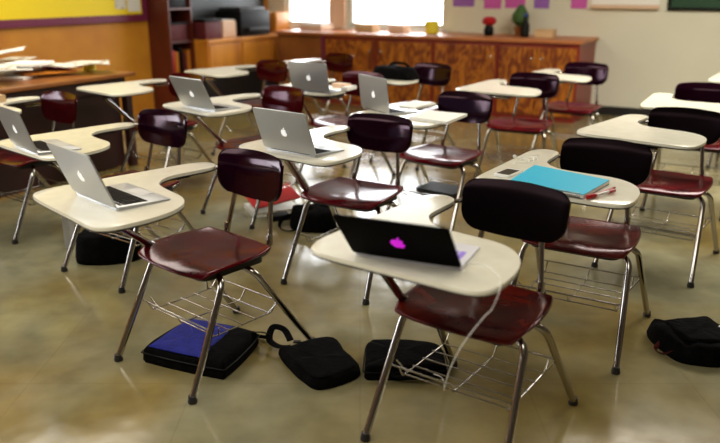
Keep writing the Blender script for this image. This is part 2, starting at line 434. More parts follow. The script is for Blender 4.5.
simple('cardboard_box', [('carton', lambda b: lbox(b, .12, .42, .08, .42, .801, 1.06, .004), 'wood_orange'), ('flap', lambda b: lbox(b, .12, .42, .08, .25, 1.061, 1.068), 'tan_paper')],
       'orange-brown carton on the counter right of the black printer', 'box')
simple('paper_towel_stack', [('pile', lambda b: lbox(b, 1.26, 1.52, .14, .42, .801, 1.0, .02), 'peach_paper'), ('top_sheet', lambda b: lbox(b, 1.28, 1.50, .16, .40, 1.001, 1.007), 'paper')],
       'pale stack of paper on the counter left of the black printer', 'paper')
simple('storage_box', [('box', lambda b: lbox(b, 1.57, 1.86, .10, .44, .801, 1.0, .015), 'bag_red'), ('lid', lambda b: lbox(b, 1.56, 1.87, .09, .45, 1.001, 1.03, .008), 'black_plastic')],
       'dark red box on the counter end nearest the bookcase', 'box')

# objects on the back worktop
WTZ = .856
def wt(s, t): return room(s, t, WTZ)
def lathe_at(p, prof, seg=18): return lambda b: lathe(b, prof, p, seg)
s = s_of_col(432, .4, .95)
simple('container', [('tub', lathe_at(wt(s, .4), [(.06, 0), (.075, .01), (.085, .12), (.085, .13)]), 'yellow_paper'), ('lid', lathe_at(wt(s, .4), [(.088, .131), (.088, .145), (.05, .152)]), 'yellow_paper')],
       'yellow tub on the worktop under the right edge of the window', 'container')
s = s_of_col(489, .4, .95)
simple('vase', [('pot', lathe_at(wt(s, .4), [(.04, 0), (.055, .02), (.06, .06), (.045, .10), (.04, .11)]), 'black_plastic'), ('flower', lathe_at(wt(s, .4), [(.02, .111), (.07, .13), (.085, .165), (.06, .20), (.02, .21)]), 'red_plastic')],
       'dark pot with a red flower head on the worktop', 'vase')
s = s_of_col(525, .42, .95)
simple('bottle', [('body', lathe_at(wt(s, .42), [(.04, 0), (.048, .01), (.048, .13), (.02, .18), (.018, .22)]), 'black_plastic'), ('cap', lathe_at(wt(s, .42), [(.021, .221), (.021, .25)]), 'blue_paper')],
       'dark bottle with blue cap on the worktop right of the red flower', 'bottle')
s = s_of_col(518, .3, .95)
simple('plant_pot', [('pot', lathe_at(wt(s, .22), [(.05, 0), (.07, .09), (.075, .10)]), 'wood_table'), ('foliage', lathe_at(wt(s, .22), [(.03, .101), (.09, .15), (.10, .22), (.05, .30), (.02, .34)], 9), 'green_leaf')],
       'small leafy plant in a brown pot behind the dark bottle', 'plant')
s = s_of_col(318, .4, .95)
simple('paper_tray', [('tray', lambda b: rbox(b, s - .18, s + .14, .25, .55, WTZ, WTZ + .06, .006), 'peach_paper'), ('papers', lambda b: rbox(b, s - .16, s + .12, .27, .53, WTZ + .061, WTZ + .085), 'paper')],
       'peach tray of papers at the left end of the worktop', 'tray')
for k, (cc_, w_, m_, l_) in enumerate(((368, .12, 'tan_paper', 'tan box on the worktop under the left part of the big window'), (400, .1, 'peach_paper', 'peach box on the worktop beneath the middle of the big window'), (546, .10, 'tan_paper', 'low tan box on the worktop right of the bottle and plant'))):
    s = s_of_col(cc_, .35, .9)
    simple('small_box', [('carton', lambda b: rbox(b, s - w_, s + w_, .28, .46, WTZ, WTZ + .07, .004), m_), ('lid', lambda b: rbox(b, s - w_ - .005, s + w_ + .005, .275, .465, WTZ + .071, WTZ + .085, .003), m_)], l_, 'box')
# posters low on the back wall, whiteboard tray, chalkboard
pl = ['purple', 'pink', 'purple-pink', 'magenta', 'violet']
for k, (a, b_, m_, zz) in enumerate(((453, 474, 'purple_paper', 1.16), (484, 501, 'pink_paper', 1.14), (505, 525, 'pink_paper', 1.15), (534, 549, 'purple_paper', 1.15), (571, 587, 'pink_paper', 1.155))):
    s0, s1 = s_of_col(a, .01, 1.2), s_of_col(b_, .01, 1.2)
    simple('wall_poster', [('sheet', lambda b: rbox(b, s0, s1, .002, .006, zz, zz + .42), m_)],
           ['purple poster on the back wall nearest the window', 'pink poster second from the window', 'pink poster in the middle of the row above the worktop', 'purple poster above the right end of the worktop', 'pink poster furthest right, past the cabinets'][k], 'poster', 'posters above the worktop')
wb = thing('whiteboard', room(4.5, .02, 1.1), ROOM_ANG, 'whiteboard with a pinkish tray on the cream wall left of the chalkboard', 'whiteboard')
sa, sb = s_of_col(592, 0, 1.2), s_of_col(660, 0, 1.2)
bm = bmesh.new(); rbox(bm, sa, sb, .002, .02, 1.20, 2.3); under(build('board', bm, 'paper'), wb)
bm = bmesh.new(); rbox(bm, sa, sb, .002, .07, 1.165, 1.195, .004); under(build('tray', bm, 'peach_paper'), wb)
gb = thing('chalkboard', room(6.8, .02, 1.1), ROOM_ANG, 'dark green chalkboard on the cream wall at the right edge', 'chalkboard')
sa = s_of_col(668, 0, 1.2)
bm = bmesh.new(); rbox(bm, sa + .03, sa + 2.4, .002, .02, 1.18, 2.3); under(build('board', bm, 'green_board'), gb)
bm = bmesh.new(); rbox(bm, sa, sa + 2.43, .002, .035, 1.15, 1.178, .003); rbox(bm, sa, sa + .028, .002, .035, 1.18, 2.3, .003); rbox(bm, sa, sa + 2.43, .002, .035, 2.302, 2.33, .003)
under(build('board_frame', bm, 'black_plastic'), gb)

# ------------------------------------------------------------------ side table with papers
TP = Vector((-1.77, 5.96, 0))
def tpt(a, b, z=0): return TP - V * a - U * b + Vector((0, 0, z))    # a along, b across
TM = Matrix.Translation(TP) @ Matrix(((-V.x, -U.x, 0, 0), (-V.y, -U.y, 0, 0), (0, 0, 1, 0), (0, 0, 0, 1)))
tb = thing('work_table', (0, 0, 0), 0, 'long wooden table heaped with papers in front of the orange wall', 'table')
bm = bmesh.new(); bx(bm, (1.2, .62, .735), (2.4, 1.24, .03), .006, M=TM); build('tabletop', bm, 'wood_table', tb)
bm = bmesh.new()
bx(bm, (1.2, .05, .67), (2.24, .02, .098), M=TM); bx(bm, (1.2, 1.19, .67), (2.24, .02, .098), M=TM)
bx(bm, (.07, .62, .67), (.02, 1.1, .098), M=TM); bx(bm, (2.33, .62, .67), (.02, 1.1, .098), M=TM)
build('apron', bm, 'wood_dark', tb)
bm = bmesh.new(); bx(bm, (1.2, .12, .315), (2.22, .02, .61), M=TM); build('front_panel', bm, 'wood_dark', tb)
bm = bmesh.new(); bx(bm, (.12, .62, .315), (.02, .96, .61), M=TM); build('end_panel', bm, 'wood_dark', tb)
for a, b in ((.06, .06), (2.34, .06), (.06, 1.18), (2.34, 1.18)):
    bm = bmesh.new(); bx(bm, (a, b, .31), (.06, .06, .62), .005, M=TM); build('leg', bm, 'wood_dark', tb)
# loose papers on the table
def sheet(center, w, d, rz, z, m, curl=.02, label='', group=None, name='paper_sheet', thick=.003):
    bm = bmesh.new(); n = 6
    ph = random.uniform(0, 6)
    g = [[bm.verts.new(((i / n - .5) * w, (j / n - .5) * d, curl * (math.sin(ph + i * 1.1) * .5 + .5) * (i / n) + curl * .6 * ((j / n - .5) ** 2) * 4)) for j in range(n + 1)] for i in range(n + 1)]
    for i in range(n):
        for j in range(n): bm.faces.new((g[i][j], g[i + 1][j], g[i + 1][j + 1], g[i][j + 1]))
    o = build(name, bm, m, smooth=True)
    md = o.modifiers.new('thickness', 'SOLIDIFY'); md.thickness = thick; md.offset = 1
    o.location = (center[0], center[1], z); o.rotation_euler = (0, 0, rz)
    return tag(o, label, 'paper', group)
rp = random.Random(3)
HM = {}                                   # how high the heap already is, on a 2 cm grid
def settle(a, b, w, d, rz, th, zmax=9):
    cells = []; c_, s_ = math.cos(rz), math.sin(rz); ext = math.hypot(w, d) / 2 + .02
    n = int(ext / .02) + 1; ia, ib = round(a / .02), round(b / .02)
    for i in range(-n, n + 1):
        for j in range(-n, n + 1):
            x, y = i * .02, j * .02
            if abs(x * c_ + y * s_) < w / 2 + .012 and abs(-x * s_ + y * c_) < d / 2 + .012: cells.append((ia + i, ib + j))
    z = max(HM.get(c, .7505) for c in cells)
    if z <= zmax:
        for c in cells: HM[c] = z + th + .0008
    return z
PAPERS = [('printed paper sheets', 'print_ink', .006), ('white paper pile', 'paper', .022), ('newspaper bundle', 'print_ink', .03), ('tan folder', 'tan_paper', .012),
          ('peach paper sheets', 'peach_paper', .008), ('white paper sheet', 'paper', .004), ('magazine', 'pink_paper', .012), ('orange folder', 'wood_orange', .014)]
for k in range(44):
    nm, m_, th = PAPERS[k % 8]
    w_, d_ = rp.uniform(.24, .40), rp.uniform(.19, .29); rz = rp.uniform(0, math.pi)
    a = rp.uniform(.28, 2.1); b_ = rp.uniform(.24, 1.0)
    z = settle(a, b_, w_, d_, rz, th, .835)
    if z > .835: continue
    bm = bmesh.new(); bx(bm, (0, 0, th / 2 + .0004), (w_, d_, th), min(.0015, th * .3))
    o = build('paper_pile', bm, m_)
    p = tpt(a, b_); o.location = (p.x, p.y, z); o.rotation_euler = (0, 0, math.atan2(-V.y, -V.x) - rz)
    tag(o, nm + ' lying flat in the heap on the wooden table', 'paper', nm + ' in the heap on the wooden table')
def heap_top(a, b, w, d): return settle(a, b, w, d, 0, .03)
def bigsheet(px, a, b, z, w, d, tilt, m, label, name='newspaper'):
    bm = bmesh.new(); n = 8
    g = [[bm.verts.new(((i / n - .5) * w, (j / n - .5) * d, .008 * math.sin(i * 1.3 + j) + tilt * abs(i / n - .4) * w)) for j in range(n + 1)] for i in range(n + 1)]
    for i in range(n):
        for j in range(n): bm.faces.new((g[i][j], g[i + 1][j], g[i + 1][j + 1], g[i][j + 1]))
    o = build(name, bm, m, smooth=True); md = o.modifiers.new('thickness', 'SOLIDIFY'); md.thickness = .004
    p = tpt(a, b); o.location = (p.x, p.y, z + .018); o.rotation_euler = (0, 0, R(20)); return tag(o, label, 'paper')
bigsheet(0, .62, .85, heap_top(.62, .85, .2, .16) + .02, .46, .36, .22, 'paper', 'large white sheet standing up from the paper heap')
bigsheet(0, .32, .32, heap_top(.32, .32, .2, .16), .52, .34, .04, 'print_ink', 'open newspaper on the right end of the paper heap')
bigsheet(0, 1.1, .35, heap_top(1.1, .35, .2, .16), .50, .36, .04, 'print_ink', 'open newspaper in the middle of the paper heap')
bigsheet(0, 1.55, .6, heap_top(1.55, .6, .2, .16), .50, .34, .04, 'peach_paper', 'pale brown open newspaper at the left of the paper heap')
p = tpt(.10, .40, .7505)
simple('tape_roll', [('roll', lathe_at(p, [(.03, 0), (.05, .002), (.05, .05), (.03, .052)]), 'yellow_paper')], 'yellow roll at the right end of the paper table', 'tape')
p = tpt(1.0, 1.10, .7505)
simple('marker_cup', [('cup', lathe_at(p, [(.035, 0), (.04, .09), (.042, .28)]), 'yellow_paper'), ('markers', lathe_at(p, [(.02, .281), (.025, .34)]), 'red_plastic')], 'yellow cup with red tips behind the paper heap', 'cup')

# ------------------------------------------------------------------ the student desk
# local frame: origin under the seat centre, +Y = where the student faces, +X = student's right
DZ = .717
OUT = [(.298, .44), (.303, .33), (.300, .20), (.298, .05), (.296, -.10), (.285, -.175), (.245, -.205), (.20, -.195), (.175, -.155), (.17, -.06),
       (.165, .02), (.135, .085), (.07, .125), (-.03, .14), (-.12, .15), (-.19, .185), (-.24, .25), (-.265, .33), (-.272, .42), (-.262, .485), (-.215, .515),
       (-.08, .515), (.06, .515), (.20, .512), (.27, .495)]
def seat_mesh():
    bm = bmesh.new(); n = 22; g = []
    for i in range(n + 1):
        row = []
        for j in range(n + 1):
            a, b = 2 * i / n - 1, 2 * j / n - 1
            # square -> rounded square
            k = .46
            x = a * math.sqrt(1 - k * b * b / 2 * abs(a) ** 3); y = b * math.sqrt(1 - k * a * a / 2 * abs(b) ** 3)
            w = .219 + .008 * b
            X, Y = x * w, .005 + y * .19
            z = .446
            z += .007 * abs(a) ** 3 * (1 - max(0, b)) - .010 * (1 - a * a) * (1 - b * b)      # dished
            z += .010 * max(0, -b - .55) ** 1.3 * 1.5                                   # back edge turned up
            z -= .075 * max(0, b - .5) ** 2                                      # waterfall front
            z += .003 * math.exp(-(X / .04) ** 2) * max(0, b) * max(0, 1 - b) * 4                      # middle ridge
            row.append(bm.verts.new((X, Y, z)))
        g.append(row)
    for i in range(n):
        for j in range(n): bm.faces.new((g[i][j], g[i + 1][j], g[i + 1][j + 1], g[i][j + 1]))
    return bm
def back_mesh():
    bm = bmesh.new(); n, m = 20, 14; g = []
    z0, H = .606, .166
    for j in range(m + 1):
        t = j / m; t = .5 - .5 * math.cos(math.pi * t)
        row = []
        if t < .5: w = .186 * (.62 + .38 * math.sqrt(max(0, 1 - (1 - t / .5) ** 2.4)))
        elif t > .78: w = .186 - .034 * (1 - math.sqrt(max(0, 1 - ((t - .78) / .22) ** 2)))
        else: w = .186
        for i in range(n + 1):
            a = 2 * i / n - 1
            x = a * w
            z = z0 + t * H + (.016 * (1 - a * a)) * (t - .45)
            y = -.230 - (z - .6) * .18 + .85 * x * x * (.7 + .3 * t) - .016 * max(0, t - .82) * 4
            row.append(bm.verts.new((x - .008, y, z)))
        g.append(row)
    for j in range(m):
        for i in range(n): bm.faces.new((g[j][i], g[j][i + 1], g[j + 1][i + 1], g[j + 1][i]))
    return bm
DESK_GROUP = 'student desks with a tablet arm in the classroom'
def make_desk():
    r = thing('student_desk', (0, 0, 0), 0, '', 'desk', DESK_GROUP)
    o = build('seat', seat_mesh(), 'seat_maroon', r, smooth=True)
    md = o.modifiers.new('shell', 'SOLIDIFY'); md.thickness = .012; md.offset = -1
    md = o.modifiers.new('round', 'BEVEL'); md.width = .004; md.segments = 2; md.limit_method = 'ANGLE'
    bm = bmesh.new(); prism(bm, rrect(.35, .30, .04), .398, .427, .006); build('seat_pan', bm, 'black_edge', r, auto=35)
    o = build('backrest', back_mesh(), 'shell_plum', r, smooth=True)
    md = o.modifiers.new('shell', 'SOLIDIFY'); md.thickness = .013; md.offset = 0
    md = o.modifiers.new('round', 'BEVEL'); md.width = .005; md.segments = 2; md.limit_method = 'ANGLE'
    # desktop
    bm = bmesh.new(); out = catmull(OUT, 3); prism(bm, out, DZ - .012, DZ, .004)
    dt = build('desktop', bm, 'laminate', r, auto=40)
    bm = bmesh.new(); cx, cy = .03, .25
    prism(bm, [(x + (cx - x) * .006, y + (cy - y) * .006) for x, y in out], DZ - .0175, DZ - .0122)
    build('underside_board', bm, 'black_edge', dt, auto=40)
    # back uprights: run down behind the seat, curl under it
    for sx in (-1, 1):
        bm = bmesh.new()
        P = fillet([(sx * .100, -.262, .70), (sx * .106, -.244, .60), (sx * .126, -.216, .46), (sx * .130, -.200, .405), (sx * .11, -.10, .398), (sx * .11, -.02, .398)], .04)
        tube(bm, P, .0095, 10)
        u = build('back_post', bm, 'chrome', r, auto=50)
        bm = bmesh.new(); tube(bm, [(sx * .1275, -.2135, .475), (sx * .129, -.209, .435)], .0125, 10); build('collar', bm, 'chrome', u, auto=50)
    # legs: each rises, bends in under the seat
    for sx in (-1, 1):
        for foot, top, inn in (((sx * .236, .274, .012), (sx * .208, .085, .405), (sx * .02, .055, .413)), ((sx * .237, -.322, .012), (sx * .208, -.055, .395), (sx * .02, -.045, .395))):
            bm = bmesh.new()
            P = fillet([foot, top, inn], .055, 8); tube(bm, P, .0125, 12)
            l = build('leg', bm, 'chrome', r, auto=50)
            bm = bmesh.new(); fx, fy = foot[0], foot[1]
            lathe(bm, [(.012, 0), (.0165, .002), (.0175, .010), (.0145, .018), (.0145, .028)], (fx, fy, 0), 14)
            build('foot_glide', bm, 'rubber', l, auto=50)
    # pedestal from under the seat to the desktop
    bm = bmesh.new()
    P = fillet([(.06, .02, .398), (.17, .03, .40), (.215, .10, .44), (.10, .42, DZ - .03), (-.05, .44, DZ - .03)], .06, 6); tube(bm, P, .0135, 12)
    build('desk_post', bm, 'chrome', r, auto=50)
    bm = bmesh.new()
    P = fillet([(-.02, .06, .405), (-.10, .14, .42), (-.20, .40, DZ - .035), (-.05, .40, DZ - .031)], .05, 6)
    bx(bm, (.0, .41, DZ - .028), (.24, .10, .006)); bx(bm, (.23, .02, DZ - .028), (.05, .20, .006))
    build('mounting_plate', bm, 'black_edge', dt)
    bm = bmesh.new()
    tube(bm, fillet([(.235, -.14, DZ - .028), (.235, -.215, DZ - .03), (.17, -.262, .69), (.104, -.256, .675)], .03, 5), .008, 8)
    build('arm_bracket', bm, 'chrome', r, auto=50)
    # wire book basket between the legs
    b = bmesh.new(); W_ = .0028; zt, zl = .225, .185; xx = .185
    def wr(pts, rr=W_): tube(b, fillet(pts, .012, 3), rr, 6)
    yf, yr = .155, -.185
    wr([(-.221, yf, zt), (.221, yf, zt)], .0034)
    wr([(-.222, yr, zt), (.222, yr, zt)], .0034)
    for x in (-xx, 0, xx): wr([(x, yf, zt), (x, yf - .02, zl), (x, yr + .03, zl), (x, yr, zt)])
    for y in (.125, .06, -.005, -.07, -.14): wr([(-xx - .006, y, zl + .003), (xx + .006, y, zl + .003)])
    for x in (-1, 1):
        wr([(x * .215, yf - .03, zt + .004), (x * xx, yf - .05, zl)]); wr([(x * .215, yr + .03, zt + .004), (x * xx, yr + .05, zl)])
    build('book_basket', b, 'wire', r, auto=60)
    return r
def set_mat(o, partname, m):
    for ch in o.children:
        if ch.name.split('.')[0] == partname:
            ch.data = ch.data.copy(); ch.data.materials[0] = MATS[m]
# key: x, y, facing(deg), desktop yaw, dx, dy, dz, back, seat material, label
DESKS = {
 'A':  (-.587, 2.670, 229.0, -5.2, -0.048, 0.037, 0.004, 'shell_plum', 'seat_maroon', 'nearest student desk on the left, silver laptop on top, empty maroon seat in front'),
 'M':  (.368, 2.172, 234.9, 0.2, 0.01, -0.02, -0.011, 'shell_black', 'seat_brown', 'front centre student desk carrying the black laptop with white cable'),
 'D4': (-.030, 3.516, 238.3, -7.6, -0.005, -0.004, -0.007, 'shell_plum', 'seat_maroon', 'student desk with silver laptop, directly behind the black-laptop desk on its left'),
 'D5': (.905, 2.874, 239.2, -1.5, 0.0, -0.009, 0.004, 'shell_black', 'seat_brown', 'student desk with the bright blue spiral notebook'),
 'D6': (1.574, 3.723, 234.6, -5.2, 0.008, -0.011, 0.013, 'shell_black', 'seat_maroon', 'bare student desk right behind the blue-notebook desk'),
 'D3': (-1.167, 3.658, 233.8, -5.3, -0.024, 0.029, -0.012, 'shell_plum', 'seat_maroon', 'student desk at the left edge with silver laptop, black bag under its seat'),
 'D7': (-.651, 4.638, 229.2, -3.1, -0.005, -0.005, 0.003, 'shell_red', 'seat_maroon', 'third-row student desk left of centre with an open silver laptop on top'),
 'D9': (.490, 4.367, 231.9, -5.2, -0.0, 0.015, -0.01, 'shell_plum', 'seat_maroon', 'student desk with upright silver laptop and white papers, black binder in its basket'),
 'D10': (1.170, 5.389, 240.2, -3.0, 0.017, -0.003, 0.006, 'shell_plum', 'seat_maroon', 'bare student desk in front of the two-door cabinet'),
 'D11': (1.763, 6.182, 234.6, -0.5, 0.016, 0.004, 0.002, 'shell_plum', 'seat_maroon', 'farthest bare student desk at the right end of the cabinets'),
 'D12': (-.118, 5.464, 235.0, -0.8, 0.015, 0.02, 0.004, 'shell_red', 'seat_maroon', 'student desk with silver laptop and a small stack of papers beside it'),
 'D14': (.448, 6.13, 230.1, -1.6, 0.009, 0.016, -0.01, 'shell_plum', 'seat_maroon', 'student desk with a black bag lying on its top'),
 'DX': (-.366, 7.113, 224.6, 0, 0, 0, 0, 'shell_red', 'seat_maroon', 'bare student desk farthest back, behind the laptop with papers'),
 'D13': (-.915, 6.393, 230.3, -4.4, 0.006, -0.013, 0.012, 'shell_red', 'seat_maroon', 'bare student desk in front of the low orange counter'),
 'D8': (-1.426, 5.375, 233.1, -4.4, 0.008, -0.003, 0.01, 'shell_red', 'seat_maroon', 'bare student desk by the right end of the paper table'),
 'D17': (-1.975, 4.360, 232.0, 4.3, -0.011, -0.049, 0.02, 'shell_red', 'seat_maroon', 'student desk at the left edge with books, in front of the paper table'),
 'D15': (2.178, 4.787, 241.5, 0.7, 0.002, 0.01, -0.009, 'shell_plum', 'seat_maroon', 'bare student desk at the right edge, second from the front there'),
 'D16': (3.130, 5.930, 238.0, -0.3, 0.001, -0.001, 0.002, 'shell_plum', 'seat_maroon', 'student desk at the far right edge, only a corner of its top showing'),
}
proto = make_desk()
TOPS = {}
first = True
desk_objs = {}
copies = [proto] + [copy_tree(proto) for _ in range(len(DESKS) - 1)]
for o, (k, (x, y, a, yaw, dx, dy, dz, bmn, smn, lab)) in zip(copies, DESKS.items()):
    o.location = (x, y, 0); o.rotation_euler = (0, 0, R(a - 90)); o['label'] = lab
    for ch in o.children:
        if ch.name.split('.')[0] == 'desktop':
            ch.location = (dx, dy, dz); ch.rotation_euler = (0, 0, R(yaw))
    desk_objs[k] = o; TOPS[k] = DZ + dz
shell_cache = {}
for k, o in desk_objs.items():
    for pn, m in (('backrest', DESKS[k][7]), ('seat', DESKS[k][8])):
        for ch in o.children:
            if ch.name.split('.')[0] == pn:
                if (pn, m) not in shell_cache:
                    me = ch.data.copy(); me.materials[0] = MATS[m]; shell_cache[(pn, m)] = me
                ch.data = shell_cache[(pn, m)]
def dloc(k, lx, ly):      # local desk coordinates to world xy (including the desktop's own shift is ignored)
    x, y, a = DESKS[k][:3]; a = R(a)
    return (x + ly * math.cos(a) + lx * math.sin(a), y + ly * math.sin(a) - lx * math.cos(a))

# ------------------------------------------------------------------ laptops
def apple(bm, M, s=.022, th=.0008):
    body = []
    ctrl = [(0, .72), (.18, .80), (.48, .86), (.74, .66), (.66, .50), (.56, .30), (.58, .06), (.70, -.12), (.84, -.20), (.72, -.52), (.50, -.84), (.28, -.94), (.0, -.84),
            (-.28, -.94), (-.50, -.86), (-.76, -.52), (-.90, -.08), (-.88, .34), (-.68, .70), (-.38, .86), (-.16, .78)]
    body = [(x * s, y * s) for x, y in catmull(ctrl, 2)]
    leaf = [(x * s, y * s) for x, y in catmull([(.02, .92), (.04, 1.16), (.20, 1.38), (.42, 1.46), (.40, 1.22), (.24, 1.0)], 2)]
    for poly in (body, leaf):
        lo = [bm.verts.new((x, y, 0)) for x, y in poly]; hi = [bm.verts.new((x, y, th)) for x, y in poly]
        n = len(poly); bm.faces.new(lo[::-1]); bm.faces.new(hi)
        for i in range(n): bm.faces.new((lo[i], lo[(i + 1) % n], hi[(i + 1) % n], hi[i]))
    bmesh.ops.transform(bm, matrix=M, verts=bm.verts)
LW, LD = .300, .192
def make_laptop(x, y, z, yaw, tilt, label, black=False):
    """x,y hinge centre; yaw = direction away from the user (deg); tilt = lid lean past vertical"""
    r = thing('laptop', (x, y, z), R(yaw - 90), label, 'laptop', None if black else 'silver laptops on the desks')
    # base lies from hinge (y=0) towards the user (-y), wedge shaped
    bm = bmesh.new(); prism(bm, rrect(LW, LD, .010, 4, 0, -LD / 2), 0.0006, .0132, .0015)
    for v in bm.verts:
        if v.co.z > .006: v.co.z -= .008 * (-v.co.y / LD)
    build('base', bm, 'palm_white' if black else 'aluminium', r, auto=35)
    def top(yy): return .0132 - .008 * (-yy / LD) + .0003
    b = bmesh.new(); kw, kh = .0150, .0138
    for row in range(6):
        yy = -.022 - row * .0172; n = 14
        for c in range(n):
            xx = (c - (n - 1) / 2) * .0190
            if row == 5 and 4 <= c <= 8: continue
            bx(b, (xx, yy, top(yy) + .0006), (kw, kh if row else .009, .0014))
    bx(b, ((6 - 6.5) * .0190, -.022 - 5 * .0172, top(-.108) + .0006), (.0925, kh, .0014))
    build('keyboard', b, 'keys_lavender' if black else 'keys_dark', r)
    b = bmesh.new(); bx(b, (0, -.152, top(-.152) + .0001), (.10, .062, .0006)); build('trackpad', b, 'palm_white' if black else 'aluminium', r)
    b = bmesh.new(); tube(b, [(-.11, .001, .0125), (.11, .001, .0125)], .0045, 10); build('hinge', b, 'black_plastic', r, auto=50)
    # lid, built flat in XY (y up) then stood up
    lid = bpy.data.objects.new('lid_pivot', None)
    bpy.data.objects.remove(lid)
    Ml = Matrix.Translation((0, .001, .0140)) @ Matrix.Rotation(R(90 - tilt), 4, 'X')
    b = bmesh.new(); prism(b, rrect(LW, LD, .010, 4, 0, LD / 2), -.0055, 0)
    bmesh.ops.transform(b, matrix=Ml, verts=b.verts)
    l = build('lid', b, 'lid_black' if black else 'aluminium', r, auto=35)
    # after +90 X rotation local z=0 face looks to -y (user side), z=-.0055 is the outer face
    b = bmesh.new(); bx(b, (0, LD / 2 + .004, .0004), (LW - .022, LD - .030, .0006), M=Ml); build('screen', b, 'screen', l)
    b = bmesh.new()
    apple(b, Ml @ Matrix.Translation((0, LD / 2 - .008, -.0056)) @ Matrix.Rotation(math.pi, 4, 'Y'), .0175 if not black else .021)
    build('logo', b, 'logo_magenta' if black else 'logo_white', l)
    return r
make_laptop(-.867, 2.351, TOPS['A'], 224.8, 22.0, 'open silver laptop on the nearest left desk, keyboard in view')
make_laptop(.121, 1.832, TOPS['M'], 247.0, 43.0, 'black laptop with glowing magenta logo on the front centre desk', True)
make_laptop(-.300, 3.149, TOPS['D4'], 232.2, 19.5, 'open silver laptop in the middle of the picture behind the maroon chair seat')
make_laptop(-.927, 4.293, TOPS['D7'], 228.6, 25.9, 'open silver laptop on the third-row desk left of centre')
make_laptop(.090, 4.270, TOPS['D9'], 210.5, 6.5, 'nearly upright silver laptop next to white papers')
make_laptop(-.325, 4.980, TOPS['D12'], 239.6, 12.5, 'farthest silver laptop, upright before a stack of papers')
make_laptop(-1.477, 3.236, TOPS['D3'], 223.3, 17.7, 'silver laptop cut by the left edge of the picture')

# charging cable of the black laptop
b = bmesh.new()
zt = TOPS['M']
cp = [(.266, 1.815, zt + .007), (.284, 1.820, zt + .004), (.324, 1.807, zt + .003), (.346, 1.74, zt + .003), (.340, 1.675, zt + .002), (.333, 1.655, zt - .012), (.318, 1.652, .655),
      (.300, 1.66, .628), (.257, 1.70, .533), (.238, 1.76, .434), (.236, 1.84, .335), (.252, 1.97, .248), (.266, 2.10, .198), (.262, 2.14, .196), (.240, 2.16, .196)]
P = []
for i in range(len(cp) - 1):
    p0, p1, p2, p3 = [Vector(cp[max(0, min(len(cp) - 1, i + j))]) for j in (-1, 0, 1, 2)]
    for q in range(6):
        t = q / 6
        P.append(.5 * (2 * p1 + (p2 - p0) * t + (2 * p0 - 5 * p1 + 4 * p2 - p3) * t * t + (-p0 + 3 * p1 - 3 * p2 + p3) * t ** 3))
P.append(Vector(cp[-1]))
cr = thing('charging_cable', (.262, 1.80, 0), 0, 'thin white cable hanging from the black laptop past the seat into the basket', 'cable')
tube(b, [p - Vector((.262, 1.80, 0)) for p in P], .0013, 6); build('cord', b, 'white_plastic', cr, auto=60)
b = bmesh.new(); bx(b, (-.006, -.002, zt + .008), (.022, .010, .006), .002, rotz=R(30)); build('plug', b, 'white_plastic', cr)

# ------------------------------------------------------------------ things on the desks
def wprism(bm, pts, z0, z1, bevel=0): prism(bm, pts, z0, z1, bevel)
z5 = TOPS['D5'] + .0008
nb = thing('spiral_notebook', (.707, 2.585, z5), 0, 'bright blue spiral notebook on the desk at right of centre', 'notebook')
q = [(.519, 2.555), (.677, 2.82), (.892, 2.584), (.738, 2.382)]
# order so that edge 0-3 is the spiral side
cx, cy = .707, 2.585
q = [(x - cx, y - cy) for x, y in q]
def lerp(a, b, t): return (a[0] + (b[0] - a[0]) * t, a[1] + (b[1] - a[1]) * t)
def shrink(q, f0, f1):   # f0 inset at spiral edge, f1 inset at the far edge
    return [lerp(q[0], q[1], f0), lerp(q[0], q[1], f1), lerp(q[3], q[2], f1), lerp(q[3], q[2], f0)]
b = bmesh.new(); wprism(b, shrink(q, .015, 1.0), .0, .0022); build('back_cover', b, 'black_edge', nb)
b = bmesh.new(); wprism(b, shrink(q, .03, .99), .0023, .0135); build('pages', b, 'paper', nb)
b = bmesh.new(); wprism(b, shrink(q, .03, 1.0), .0136, .0158); build('front_cover', b, 'cyan_cover', nb)
b = bmesh.new()
P = []
n = 40
d3 = Vector((q[3][0] - q[0][0], q[3][1] - q[0][1], 0)); dn = Vector((q[1][0] - q[0][0], q[1][1] - q[0][1], 0)).normalized()
for i in range(n * 8 + 1):
    t = i / (n * 8); a = 2 * math.pi * i / 8
    P.append(Vector((q[0][0], q[0][1], .0085)) + d3 * (.03 + .94 * t) + dn * (.006 + .0095 * math.cos(a)) + Vector((0, 0, .0085 * math.sin(a) + .0018)))
tube(b, P, .0018, 5); build('spiral_wire', b, 'wire', nb, auto=60)
sheet((.62, 2.52), .16, .10, R(-50), z5 + .0005, 'paper', .004, 'white loose sheet sticking out from under the blue notebook') if False else None
# red marker / pen
pr = thing('marker_pen', (.812, 2.425, z5 + .008), math.atan2(.09, .125), 'red-capped marker lying in front of the blue notebook', 'pen')
b = bmesh.new(); tube(b, [(-.028, 0, 0), (.040, 0, 0)], .0058, 12); build('barrel', b, 'clear_barrel', pr, auto=50)
b = bmesh.new(); tube(b, [(-.075, 0, 0), (-.072, 0, 0), (-.029, 0, 0)], lambda t: .005 if t < .1 else .0075, 12); build('cap', b, 'red_plastic', pr, auto=50)
b = bmesh.new(); tube(b, [(.041, 0, 0), (.070, 0, 0), (.078, 0, 0)], lambda t: .0068 if t < .8 else .004, 12); build('end_plug', b, 'red_plastic', pr, auto=50)
# second thin red pen beside it
pr = thing('ballpoint_pen', (.842, 2.475, z5 + .005), math.atan2(.10, .11), 'thin red pen just behind the red marker', 'pen')
b = bmesh.new(); tube(b, [(-.06, 0, 0), (.03, 0, 0), (.062, 0, 0), (.07, 0, 0)], lambda t: .0042 if t < .9 else .0015, 10); build('barrel', b, 'red_plastic', pr, auto=50)
b = bmesh.new(); bx(b, (-.045, 0, .0052), (.03, .002, .0016)); build('clip', b, 'steel_knob', pr)
